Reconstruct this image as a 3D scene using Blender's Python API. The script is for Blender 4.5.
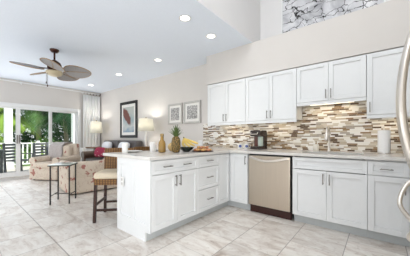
import bpy, bmesh, math, random
from mathutils import Vector, Matrix
for o in list(bpy.data.objects): bpy.data.objects.remove(o)
S = bpy.context.scene
COL = S.collection
rnd = random.Random(7)
PI = math.pi

# ------------------------------------------------------------------ camera, sky, sun, lights
cam_d = bpy.data.cameras.new('camera'); cam = bpy.data.objects.new('camera', cam_d); COL.objects.link(cam)
cam.location = (0, 0, 1.113); cam.rotation_euler = (PI/2, 0, math.radians(38.93))
cam_d.sensor_width = 36; cam_d.lens = 215/410*36; cam_d.shift_y = 10/410
cam_d.clip_start = .02
S.camera = cam
S.view_settings.view_transform = 'Standard'; S.view_settings.look = 'None'
S.view_settings.gamma = 1; S.view_settings.exposure = 0.28
S.view_settings.use_curve_mapping = False

W = bpy.data.worlds.new('sky'); S.world = W; W.use_nodes = True
wn = W.node_tree.nodes; wl = W.node_tree.links
bg = wn['Background']; bg.inputs['Strength'].default_value = 1.0
tc = wn.new('ShaderNodeTexCoord'); sep = wn.new('ShaderNodeSeparateXYZ'); rmp = wn.new('ShaderNodeValToRGB')
wl.new(tc.outputs['Generated'], sep.inputs[0]); wl.new(sep.outputs['Z'], rmp.inputs[0]); wl.new(rmp.outputs[0], bg.inputs['Color'])
rmp.color_ramp.elements[0].position = 0.0; rmp.color_ramp.elements[0].color = (.95, .97, 1, 1)
rmp.color_ramp.elements[1].position = 0.6; rmp.color_ramp.elements[1].color = (.55, .74, 1, 1)

def light(name, kind, loc, energy, color=(1, 1, 1), rot=(0, 0, 0), parent=None, **kw):
    d = bpy.data.lights.new(name, kind); d.energy = energy; d.color = color
    for k, v in kw.items(): setattr(d, k, v)
    o = bpy.data.objects.new(name, d); COL.objects.link(o); o.location = loc; o.rotation_euler = rot
    if parent: o.parent = parent
    return o
light('sun', 'SUN', (0, 0, 12), 6.5, (1, .96, .88), (math.radians(28), 0, math.radians(75)), angle=.02)
COOL = (.91, .95, 1)
light('kitchen_top_fill', 'AREA', (-.4, .6, 4.5), 36, COOL, (0, 0, 0), shape='RECTANGLE', size=2.2, size_y=3.6)  # added overhead fill for the kitchen; the ceiling has no skylight
light('loft_fill', 'AREA', (-.4, -3.1, 3.85), 46, COOL, (math.radians(102), 0, 0), shape='RECTANGLE', size=2.2, size_y=1.3)  # added fill to brighten the loft walls; no clerestory is there
light('living_daylight', 'AREA', (-7.95, 1.2, 1.05), 27, COOL, (math.radians(108), 0, -PI/2), shape='RECTANGLE', size=2.6, size_y=1.7)
light('rear_fill', 'AREA', (-1.2, -3.1, .85), 12, COOL, (math.radians(104), 0, 0), shape='RECTANGLE', size=3.6, size_y=1.5)  # added fill behind the camera, not an actual window
light('living_rear_fill', 'AREA', (-6.0, -3.1, .9), 106, COOL, (math.radians(124), 0, 0), shape='RECTANGLE', size=3.4, size_y=1.6)  # added fill tilted up to lift the living room ceiling; wall has no window
light('right_fill', 'AREA', (.88, -1.2, .85), 104, COOL, (math.radians(104), 0, PI/2), shape='RECTANGLE', size=3.0, size_y=1.5)  # added side fill for the peninsula fronts, set on a windowless wall

# ------------------------------------------------------------------ materials
def lin(c):
    return tuple(((v/255)/12.92 if v/255 <= .04045 else ((v/255+.055)/1.055)**2.4) for v in c)
def nodes(name):
    m = bpy.data.materials.new(name); m.use_nodes = True
    nt = m.node_tree; b = nt.nodes['Principled BSDF']
    return m, nt, b
def N(nt, t, **kw):
    n = nt.nodes.new(t)
    for k, v in kw.items(): setattr(n, k, v)
    return n
def ramp(nt, stops, interp='LINEAR'):
    r = N(nt, 'ShaderNodeValToRGB'); e = r.color_ramp; e.interpolation = interp
    while len(e.elements) < len(stops): e.elements.new(.5)
    for el, (p, c) in zip(e.elements, stops): el.position = p; el.color = (*c, 1)
    return r
def mat(name, rgb, rough=.5, metal=0, var=.04, scale=12, bump=0, emit=0, spec=.5, coat=0):
    """plain procedural surface: colour with a faint noise variation"""
    m, nt, b = nodes(name); c = lin(rgb)
    t = N(nt, 'ShaderNodeTexCoord'); n = N(nt, 'ShaderNodeTexNoise'); n.inputs['Scale'].default_value = scale
    n.inputs['Detail'].default_value = 4
    nt.links.new(t.outputs['Object'], n.inputs['Vector'])
    r = ramp(nt, [(.3, tuple(x*(1-var) for x in c)), (.7, tuple(min(1, x*(1+var)) for x in c))])
    nt.links.new(n.outputs['Fac'], r.inputs[0]); nt.links.new(r.outputs[0], b.inputs['Base Color'])
    b.inputs['Roughness'].default_value = rough; b.inputs['Metallic'].default_value = metal
    b.inputs['Specular IOR Level'].default_value = spec
    if coat: b.inputs['Coat Weight'].default_value = coat
    if bump:
        bp = N(nt, 'ShaderNodeBump'); bp.inputs['Strength'].default_value = bump
        nt.links.new(n.outputs['Fac'], bp.inputs['Height']); nt.links.new(bp.outputs[0], b.inputs['Normal'])
    if emit:
        nt.links.new(r.outputs[0], b.inputs['Emission Color']); b.inputs['Emission Strength'].default_value = emit
    return m
M = {}
M['wall'] = mat('wall_paint', (218, 213, 207), .85, var=.012, scale=3)
M['upper_wall'] = mat('upper_wall_paint', (232, 230, 228), .85, var=.012, scale=3)
M['ceiling'] = mat('ceiling_paint', (234, 241, 250), .9, var=.01, scale=40)  # bluish tint puts the cool daylight cast into the paint colour
M['white_trim'] = mat('white_trim_paint', (238, 238, 236), .45, var=.01)
M['cabinet'] = mat('cabinet_paint', (229, 230, 229), .38, var=.008)
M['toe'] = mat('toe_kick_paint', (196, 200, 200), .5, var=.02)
M['counter'] = mat('quartz', (214, 210, 204), .16, var=.025, scale=18)
M['nickel'] = mat('dark_nickel', (140, 136, 131), .35, 1)
M['chrome'] = mat('brushed_chrome', (222, 216, 208), .3, 1)
M['black'] = mat('black_plastic', (24, 22, 22), .35)
M['blackmetal'] = mat('black_iron', (30, 28, 28), .45, .3)
M['dw_kick'] = mat('dishwasher_kick_enamel', (58, 26, 20), .35)
M['darkwood'] = mat('dark_walnut', (52, 28, 20), .35, var=.2, scale=20)
M['brownwood'] = mat('brown_wood', (132, 92, 58), .4, var=.15, scale=14)
M['cushion'] = mat('beige_upholstery', (214, 200, 176), .9, var=.05, scale=60)
M['leather'] = mat('grey_brown_leather', (78, 73, 72), .42, var=.12, scale=6)
M['armleather'] = mat('brown_leather', (92, 70, 58), .42, var=.15, scale=6)
M['pillowwhite'] = mat('white_linen', (226, 228, 232), .9, var=.03)
M['navy'] = mat('navy_print', (58, 74, 104), .9, var=.3, scale=20)
M['throw'] = mat('taupe_throw', (176, 168, 164), .95, var=.12, scale=40)
M['ceramic'] = mat('white_ceramic', (240, 239, 235), .2, var=.01)
M['blueglaze'] = mat('blue_glaze', (60, 78, 140), .25)
M['frameblack'] = mat('black_frame_lacquer', (20, 18, 18), .55)
M['framesilver'] = mat('silver_frame', (192, 189, 183), .4, .3)
M['matboard'] = mat('mat_board', (238, 236, 230), .9, var=.01)
M['greychair'] = mat('grey_weathered_wood', (104, 106, 108), .7, var=.15, scale=20)
M['deck'] = mat('deck_boards', (168, 162, 154), .7, var=.06)
M['bronze'] = mat('oil_rubbed_bronze', (70, 42, 32), .35, .7, var=.15)
M['fanleaf'] = mat('woven_leaf_blade', (160, 157, 155), .7, var=.08, scale=60, bump=.1)
M['fanrim'] = mat('bamboo_rim', (160, 134, 104), .5, var=.12)
M['opal'] = mat('opal_glass', (206, 192, 160), .3, var=.02)
M['lamp_on'] = mat('lit_diffuser', (255, 250, 240), .5, var=0, emit=6)
M['strip_on'] = mat('lit_strip', (255, 240, 214), .5, var=0, emit=2)
M['trunk'] = mat('palm_trunk', (150, 136, 116), .9, var=.25, scale=16, bump=.4)
M['lawn'] = mat('lawn', (120, 150, 70), .95, var=.3, scale=5)
M['juice'] = mat('yellow_juice', (158, 124, 64), .25, var=.05)
M['banana'] = mat('banana_peel', (226, 198, 108), .5, var=.1)
M['stem'] = mat('banana_tip', (96, 78, 40), .7)
M['melon'] = mat('melon_rind', (216, 186, 128), .7, var=.1, scale=40, bump=.2)
M['darkbowl'] = mat('dark_green_bowl', (38, 48, 40), .25)
M['tray'] = mat('brown_tray', (84, 48, 36), .4, var=.15)
M['pastry'] = mat('baked_pastry', (206, 160, 100), .7, var=.25, scale=30, bump=.2)
M['pastry2'] = mat('berry_pastry', (190, 128, 92), .7, var=.3, scale=40)
M['coffeeblack'] = mat('coffee_maker_plastic', (46, 34, 28), .25, coat=.3)
M['coffeeinner'] = mat('coffee_maker_recess', (92, 46, 32), .4)
M['tank'] = mat('water_tank', (176, 190, 180), .15)
M['paper'] = mat('paper_towel', (246, 244, 240), .95, var=.01, scale=80, bump=.1)
M['soap'] = mat('soap_bottle', (236, 230, 216), .25)
M['gold'] = mat('aged_gold', (150, 128, 88), .35, .8)
M['steelsink'] = mat('sink_steel', (176, 176, 174), .3, 1)
M['hinge'] = mat('dark_gap', (40, 38, 36), .7)
M['pillow_pink'] = None

def steel(name, rgb, rough):
    m, nt, b = nodes(name); t = N(nt, 'ShaderNodeTexCoord'); mp = N(nt, 'ShaderNodeMapping'); n = N(nt, 'ShaderNodeTexNoise')
    mp.inputs['Scale'].default_value = (220, 220, 2.5); n.inputs['Scale'].default_value = 1; n.inputs['Detail'].default_value = 3
    nt.links.new(t.outputs['Object'], mp.inputs[0]); nt.links.new(mp.outputs[0], n.inputs['Vector'])
    c = lin(rgb); r = ramp(nt, [(.3, tuple(x*.94 for x in c)), (.7, c)])
    nt.links.new(n.outputs['Fac'], r.inputs[0]); nt.links.new(r.outputs[0], b.inputs['Base Color'])
    b.inputs['Metallic'].default_value = 1; b.inputs['Roughness'].default_value = rough
    return m
M['steel'] = steel('brushed_steel', (206, 194, 178), .34)
M['fridgesteel'] = steel('fridge_steel', (212, 204, 192), .3)

def floor_mat():
    m, nt, b = nodes('travertine_tile'); L = nt.links
    t = N(nt, 'ShaderNodeTexCoord'); sp = N(nt, 'ShaderNodeSeparateXYZ'); L.new(t.outputs['Object'], sp.inputs[0])
    def mt(op, a, c=None):
        n = N(nt, 'ShaderNodeMath', operation=op)
        for i, v in enumerate((a, c)):
            if v is None: continue
            if isinstance(v, (int, float)): n.inputs[i].default_value = v
            else: L.new(v, n.inputs[i])
        return n.outputs[0]
    xs = mt('DIVIDE', mt('ADD', sp.outputs['X'], .265), .48)
    yrow = mt('ADD', mt('ADD', sp.outputs['Y'], mt('MULTIPLY', sp.outputs['X'], .0275)), -.712)
    ys = mt('DIVIDE', yrow, .414)
    fx, fy = mt('FLOOR', xs), mt('FLOOR', ys)
    cb = N(nt, 'ShaderNodeCombineXYZ'); L.new(fx, cb.inputs[0]); L.new(fy, cb.inputs[1])
    wnn = N(nt, 'ShaderNodeTexWhiteNoise', noise_dimensions='2D'); L.new(cb.outputs[0], wnn.inputs['Vector'])
    # veined stone, shifted and turned from tile to tile
    vm = N(nt, 'ShaderNodeVectorMath', operation='MULTIPLY_ADD'); L.new(wnn.outputs['Color'], vm.inputs[0])
    vm.inputs[1].default_value = (40, 40, 40); L.new(t.outputs['Object'], vm.inputs[2])
    mp = N(nt, 'ShaderNodeMapping'); mp.inputs['Scale'].default_value = (1.5, 3.4, 1); mp.inputs['Rotation'].default_value = (0, 0, .35)
    L.new(vm.outputs[0], mp.inputs[0])
    n1 = N(nt, 'ShaderNodeTexNoise'); n1.inputs['Scale'].default_value = 1.9; n1.inputs['Detail'].default_value = 9; n1.inputs['Roughness'].default_value = .68; n1.inputs['Distortion'].default_value = .8
    L.new(mp.outputs[0], n1.inputs['Vector'])
    r1 = ramp(nt, [(.3, lin((176, 160, 146))), (.43, lin((212, 202, 192))), (.55, lin((229, 223, 215))), (.75, lin((240, 236, 230)))])
    L.new(n1.outputs['Fac'], r1.inputs[0])
    # tone per tile
    hv = N(nt, 'ShaderNodeHueSaturation'); L.new(r1.outputs[0], hv.inputs['Color'])
    L.new(mt('ADD', mt('MULTIPLY', wnn.outputs['Value'], .14), .91), hv.inputs['Value'])
    # pits
    n2 = N(nt, 'ShaderNodeTexNoise'); n2.inputs['Scale'].default_value = 22; n2.inputs['Detail'].default_value = 5; L.new(t.outputs['Object'], n2.inputs['Vector'])
    r2 = ramp(nt, [(.3, (.74, .7, .66)), (.42, (1, 1, 1))]); L.new(n2.outputs['Fac'], r2.inputs[0])
    mx = N(nt, 'ShaderNodeMix', data_type='RGBA', blend_type='MULTIPLY'); mx.inputs[0].default_value = .7
    L.new(hv.outputs[0], mx.inputs[6]); L.new(r2.outputs[0], mx.inputs[7])
    # grout
    def edge(v, w):
        f = mt('FRACT', v); return mt('MAXIMUM', mt('LESS_THAN', f, w), mt('GREATER_THAN', f, 1-w))
    g = mt('MAXIMUM', mt('MULTIPLY', edge(xs, .0075), 1.1), mt('MULTIPLY', edge(ys, .007), .6))
    big = mt('LESS_THAN', mt('ABSOLUTE', yrow), .007)
    gm = mt('MINIMUM', mt('ADD', mt('MULTIPLY', g, .6), mt('MULTIPLY', big, .4)), 1)
    mx2 = N(nt, 'ShaderNodeMix', data_type='RGBA'); L.new(gm, mx2.inputs[0]); L.new(mx.outputs[2], mx2.inputs[6]); mx2.inputs[7].default_value = (*lin((112, 101, 90)), 1)
    L.new(mx2.outputs[2], b.inputs['Base Color'])
    b.inputs['Roughness'].default_value = .42
    return m
M['floor'] = floor_mat()

def mosaic_mat():
    m, nt, b = nodes('linear_mosaic'); L = nt.links
    t = N(nt, 'ShaderNodeTexCoord'); sp = N(nt, 'ShaderNodeSeparateXYZ'); L.new(t.outputs['Object'], sp.inputs[0])
    def mt(op, a, c=None):
        n = N(nt, 'ShaderNodeMath', operation=op)
        for i, v in enumerate((a, c)):
            if v is None: continue
            if isinstance(v, (int, float)): n.inputs[i].default_value = v
            else: L.new(v, n.inputs[i])
        return n.outputs[0]
    zs = mt('DIVIDE', sp.outputs['Z'], .0235); row = mt('FLOOR', zs)
    w1 = N(nt, 'ShaderNodeTexWhiteNoise', noise_dimensions='1D'); L.new(row, w1.inputs['W'])
    ln = mt('ADD', mt('MULTIPLY', w1.outputs['Value'], .06), .075)
    w1b = N(nt, 'ShaderNodeTexWhiteNoise', noise_dimensions='1D'); L.new(mt('ADD', row, 77.3), w1b.inputs['W'])
    xs = mt('ADD', mt('DIVIDE', sp.outputs['X'], ln), mt('MULTIPLY', w1b.outputs['Value'], 9)); colm = mt('FLOOR', xs)
    cb = N(nt, 'ShaderNodeCombineXYZ'); L.new(colm, cb.inputs[0]); L.new(row, cb.inputs[1])
    w2 = N(nt, 'ShaderNodeTexWhiteNoise', noise_dimensions='2D'); L.new(cb.outputs[0], w2.inputs['Vector'])
    r = ramp(nt, [(0, lin((236, 233, 226))), (.22, lin((208, 198, 180))), (.38, lin((186, 172, 150))), (.52, lin((162, 152, 138))),
                  (.62, lin((230, 225, 216))), (.75, lin((136, 108, 72))), (.87, lin((92, 68, 42)))], 'CONSTANT')
    L.new(w2.outputs['Value'], r.inputs[0])
    def edge(v, w):
        f = mt('FRACT', v); return mt('LESS_THAN', f, w)
    g = mt('MAXIMUM', edge(zs, .07), edge(xs, .012))
    mx2 = N(nt, 'ShaderNodeMix', data_type='RGBA'); L.new(g, mx2.inputs[0]); L.new(r.outputs[0], mx2.inputs[6]); mx2.inputs[7].default_value = (*lin((222, 214, 202)), 1)
    L.new(mx2.outputs[2], b.inputs['Base Color'])
    rr = mt('ADD', mt('MULTIPLY', w2.outputs['Value'], .3), .15); L.new(rr, b.inputs['Roughness'])
    return m
M['mosaic'] = mosaic_mat()

def wicker_mat():
    m, nt, b = nodes('wicker'); L = nt.links
    t = N(nt, 'ShaderNodeTexCoord')
    def wave(d, s):
        n = N(nt, 'ShaderNodeTexWave', bands_direction=d); n.inputs['Scale'].default_value = s; n.inputs['Distortion'].default_value = 1.2
        L.new(t.outputs['Object'], n.inputs['Vector']); return n.outputs['Fac']
    mu = N(nt, 'ShaderNodeMath', operation='MULTIPLY'); L.new(wave('Z', 14), mu.inputs[0]); L.new(wave('X', 9), mu.inputs[1])
    r = ramp(nt, [(0, lin((84, 54, 24))), (.5, lin((134, 94, 44))), (1, lin((164, 122, 64)))]); L.new(mu.outputs[0], r.inputs[0])
    L.new(r.outputs[0], b.inputs['Base Color']); b.inputs['Roughness'].default_value = .6
    bp = N(nt, 'ShaderNodeBump'); bp.inputs['Strength'].default_value = .4; L.new(mu.outputs[0], bp.inputs['Height']); L.new(bp.outputs[0], b.inputs['Normal'])
    return m
M['wicker'] = wicker_mat()

def floral_mat(name, base, f1, f2, sc=5.0, off=0):
    m, nt, b = nodes(name); L = nt.links
    t = N(nt, 'ShaderNodeTexCoord'); mp = N(nt, 'ShaderNodeMapping'); mp.inputs['Location'].default_value = (off, off*2, off); L.new(t.outputs['Object'], mp.inputs[0])
    dn = N(nt, 'ShaderNodeTexNoise'); dn.inputs['Scale'].default_value = 9; L.new(mp.outputs[0], dn.inputs['Vector'])
    va = N(nt, 'ShaderNodeVectorMath', operation='MULTIPLY_ADD'); L.new(dn.outputs['Color'], va.inputs[0]); va.inputs[1].default_value = (.22, .22, .22); L.new(mp.outputs[0], va.inputs[2])
    v = N(nt, 'ShaderNodeTexVoronoi'); v.inputs['Scale'].default_value = sc; L.new(va.outputs[0], v.inputs['Vector'])
    r = ramp(nt, [(0, (1, 1, 1)), (.23, (1, 1, 1)), (.31, (0, 0, 0))]); L.new(v.outputs['Distance'], r.inputs[0])
    v2 = N(nt, 'ShaderNodeTexVoronoi', feature='DISTANCE_TO_EDGE'); v2.inputs['Scale'].default_value = sc*1.1; L.new(va.outputs[0], v2.inputs['Vector'])
    r2 = ramp(nt, [(0, (.6, .6, .6)), (.025, (0, 0, 0))]); L.new(v2.outputs['Distance'], r2.inputs[0])
    a = N(nt, 'ShaderNodeMix', data_type='RGBA'); L.new(r2.outputs[0], a.inputs[0]); a.inputs[6].default_value = (*lin(base), 1); a.inputs[7].default_value = (*lin(f2), 1)
    c = N(nt, 'ShaderNodeMix', data_type='RGBA'); L.new(r.outputs[0], c.inputs[0]); L.new(a.outputs[2], c.inputs[6]); c.inputs[7].default_value = (*lin(f1), 1)
    L.new(c.outputs[2], b.inputs['Base Color']); b.inputs['Roughness'].default_value = .95
    return m
M['floral'] = floral_mat('floral_fabric', (212, 198, 180), (168, 112, 100), (168, 130, 112), 5.6)
M['floral_pink'] = floral_mat('red_print_fabric', (160, 52, 78), (214, 170, 168), (110, 50, 100), 9, 3)

def art_mat(name, build):
    m, nt, b = nodes(name); build(nt, b); b.inputs['Roughness'].default_value = .6; return m
def silver_art(nt, b):
    L = nt.links; t = N(nt, 'ShaderNodeTexCoord')
    n = N(nt, 'ShaderNodeTexNoise'); n.inputs['Scale'].default_value = 3; n.inputs['Detail'].default_value = 6; n.inputs['Distortion'].default_value = 1.2; L.new(t.outputs['Object'], n.inputs['Vector'])
    r = ramp(nt, [(.3, lin((150, 150, 154))), (.5, lin((206, 206, 208))), (.7, lin((236, 236, 236)))]); L.new(n.outputs['Fac'], r.inputs[0])
    va = N(nt, 'ShaderNodeVectorMath', operation='MULTIPLY_ADD'); L.new(n.outputs['Color'], va.inputs[0]); va.inputs[1].default_value = (.5, .5, .5)
    mp = N(nt, 'ShaderNodeMapping'); mp.inputs['Rotation'].default_value = (0, .5, 0); mp.inputs['Scale'].default_value = (1, 1, 2.0); L.new(t.outputs['Object'], mp.inputs[0]); L.new(mp.outputs[0], va.inputs[2])
    v = N(nt, 'ShaderNodeTexVoronoi', feature='DISTANCE_TO_EDGE'); v.inputs['Scale'].default_value = 3.6; L.new(va.outputs[0], v.inputs['Vector'])
    n2 = N(nt, 'ShaderNodeTexNoise'); n2.inputs['Scale'].default_value = 4; L.new(t.outputs['Object'], n2.inputs['Vector'])
    th = N(nt, 'ShaderNodeMath', operation='MULTIPLY'); L.new(n2.outputs['Fac'], th.inputs[0]); th.inputs[1].default_value = .1
    lt = N(nt, 'ShaderNodeMath', operation='LESS_THAN'); L.new(v.outputs['Distance'], lt.inputs[0])
    sb = N(nt, 'ShaderNodeMath', operation='SUBTRACT'); L.new(th.outputs[0], sb.inputs[0]); sb.inputs[1].default_value = .028; L.new(sb.outputs[0], lt.inputs[1])
    mx = N(nt, 'ShaderNodeMix', data_type='RGBA'); L.new(lt.outputs[0], mx.inputs[0]); L.new(r.outputs[0], mx.inputs[6]); mx.inputs[7].default_value = (.02, .018, .016, 1)
    L.new(mx.outputs[2], b.inputs['Base Color'])
M['silver_art'] = art_mat('silver_abstract', silver_art)
def wash_art(nt, b):
    """loose watercolour: pale ground, rust wash at the upper middle, blue wash below"""
    L = nt.links; t = N(nt, 'ShaderNodeTexCoord'); sp = N(nt, 'ShaderNodeSeparateXYZ'); L.new(t.outputs['Object'], sp.inputs[0])
    n = N(nt, 'ShaderNodeTexNoise'); n.inputs['Scale'].default_value = 5; n.inputs['Detail'].default_value = 6; L.new(t.outputs['Object'], n.inputs['Vector'])
    ad = N(nt, 'ShaderNodeMath', operation='MULTIPLY_ADD'); L.new(n.outputs['Fac'], ad.inputs[0]); ad.inputs[1].default_value = .5; L.new(sp.outputs['Z'], ad.inputs[2])
    r = ramp(nt, [(.3, lin((64, 92, 128))), (.45, lin((140, 160, 176))), (.6, lin((196, 198, 194))), (.85, lin((150, 168, 172))), (1, lin((182, 186, 180)))]); L.new(ad.outputs[0], r.inputs[0])
    # rust wash
    mp = N(nt, 'ShaderNodeMapping', vector_type='TEXTURE'); mp.inputs['Location'].default_value = (.0, 0, .76); mp.inputs['Rotation'].default_value = (0, .9, 0); mp.inputs['Scale'].default_value = (.38, 1, .16)
    va = N(nt, 'ShaderNodeVectorMath', operation='MULTIPLY_ADD'); L.new(n.outputs['Color'], va.inputs[0]); va.inputs[1].default_value = (.16, 0, .16); L.new(t.outputs['Object'], va.inputs[2])
    L.new(va.outputs[0], mp.inputs[0])
    ml = N(nt, 'ShaderNodeVectorMath', operation='MULTIPLY'); L.new(mp.outputs[0], ml.inputs[0]); ml.inputs[1].default_value = (1, 0, 1)
    le = N(nt, 'ShaderNodeVectorMath', operation='LENGTH'); L.new(ml.outputs[0], le.inputs[0])
    r2 = ramp(nt, [(.75, (1, 1, 1)), (1, (0, 0, 0))]); L.new(le.outputs['Value'], r2.inputs[0])
    mx = N(nt, 'ShaderNodeMix', data_type='RGBA'); L.new(r2.outputs[0], mx.inputs[0]); L.new(r.outputs[0], mx.inputs[6]); mx.inputs[7].default_value = (*lin((112, 66, 56)), 1)
    L.new(mx.outputs[2], b.inputs['Base Color'])
M['wash_art'] = art_mat('watercolour_wash', wash_art)
def sketch_art(off):
    def f(nt, b):
        L = nt.links; t = N(nt, 'ShaderNodeTexCoord'); mp = N(nt, 'ShaderNodeMapping'); mp.inputs['Location'].default_value = (off, 0, off); L.new(t.outputs['Object'], mp.inputs[0])
        v = N(nt, 'ShaderNodeTexVoronoi', feature='DISTANCE_TO_EDGE'); v.inputs['Scale'].default_value = 20; L.new(mp.outputs[0], v.inputs['Vector'])
        r = ramp(nt, [(0, lin((122, 120, 118))), (.22, lin((206, 204, 200)))]); L.new(v.outputs['Distance'], r.inputs[0]); L.new(r.outputs[0], b.inputs['Base Color'])
    return f
M['sketch1'] = art_mat('grey_sketch', sketch_art(0)); M['sketch2'] = art_mat('grey_sketch_b', sketch_art(5))

def glass_mat(name, tint=(1, 1, 1), a=.08):
    m = bpy.data.materials.new(name); m.use_nodes = True; nt = m.node_tree; nt.nodes.clear()
    o = N(nt, 'ShaderNodeOutputMaterial'); mx = N(nt, 'ShaderNodeMixShader'); tr = N(nt, 'ShaderNodeBsdfTransparent'); gl = N(nt, 'ShaderNodeBsdfGlossy')
    tr.inputs[0].default_value = (*tint, 1); gl.inputs['Roughness'].default_value = .02
    fr = N(nt, 'ShaderNodeFresnel'); fr.inputs[0].default_value = 1.35
    nt.links.new(fr.outputs[0], mx.inputs[0]); nt.links.new(tr.outputs[0], mx.inputs[1]); nt.links.new(gl.outputs[0], mx.inputs[2]); nt.links.new(mx.outputs[0], o.inputs[0])
    return m
M['glass'] = glass_mat('window_glass', (.98, 1, .99)); M['tableglass'] = mat('painted_sheen_table_glass', (206, 216, 208), .08, var=.01)  # table top: pale opaque colour stands in for reflections on the glass
def shade_mat(name, rgb, emit, transl=.5):
    m = bpy.data.materials.new(name); m.use_nodes = True; nt = m.node_tree; nt.nodes.clear()
    o = N(nt, 'ShaderNodeOutputMaterial'); mx = N(nt, 'ShaderNodeMixShader'); d = N(nt, 'ShaderNodeBsdfDiffuse'); t = N(nt, 'ShaderNodeBsdfTranslucent'); e = N(nt, 'ShaderNodeEmission'); ad = N(nt, 'ShaderNodeAddShader')
    tc = N(nt, 'ShaderNodeTexCoord'); n = N(nt, 'ShaderNodeTexNoise'); n.inputs['Scale'].default_value = 60; nt.links.new(tc.outputs['Object'], n.inputs['Vector'])
    c = lin(rgb); r = ramp(nt, [(.3, tuple(x*.96 for x in c)), (.7, c)]); nt.links.new(n.outputs['Fac'], r.inputs[0])
    for s in (d, t, e): nt.links.new(r.outputs[0], s.inputs['Color'])
    e.inputs['Strength'].default_value = emit; mx.inputs[0].default_value = transl
    nt.links.new(d.outputs[0], mx.inputs[1]); nt.links.new(t.outputs[0], mx.inputs[2]); nt.links.new(mx.outputs[0], ad.inputs[0]); nt.links.new(e.outputs[0], ad.inputs[1])
    nt.links.new((ad if emit else mx).outputs[0], o.inputs[0]); return m
M['shade'] = shade_mat('lamp_shade_linen', (238, 235, 222), .1, .3)
M['curtain'] = shade_mat('sheer_curtain', (250, 250, 249), 0, .12)
M['leafA'] = shade_mat('leaf_green', (92, 126, 72), 0, .35); M['leafB'] = shade_mat('leaf_dark_green', (40, 70, 44), 0, .3)
M['leafC'] = shade_mat('leaf_yellow_green', (150, 176, 84), 0, .4); M['pineleaf'] = mat('pineapple_leaf', (92, 112, 62), .6, var=.2)
def pine_mat():
    m, nt, b = nodes('pineapple_skin'); L = nt.links; t = N(nt, 'ShaderNodeTexCoord')
    v = N(nt, 'ShaderNodeTexVoronoi'); v.inputs['Scale'].default_value = 62; L.new(t.outputs['Object'], v.inputs['Vector'])
    r = ramp(nt, [(.1, lin((182, 144, 78))), (.42, lin((128, 102, 52))), (.72, lin((62, 58, 32)))]); L.new(v.outputs['Distance'], r.inputs[0]); L.new(r.outputs[0], b.inputs['Base Color'])
    b.inputs['Roughness'].default_value = .6; return m
M['pineskin'] = pine_mat()

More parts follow.
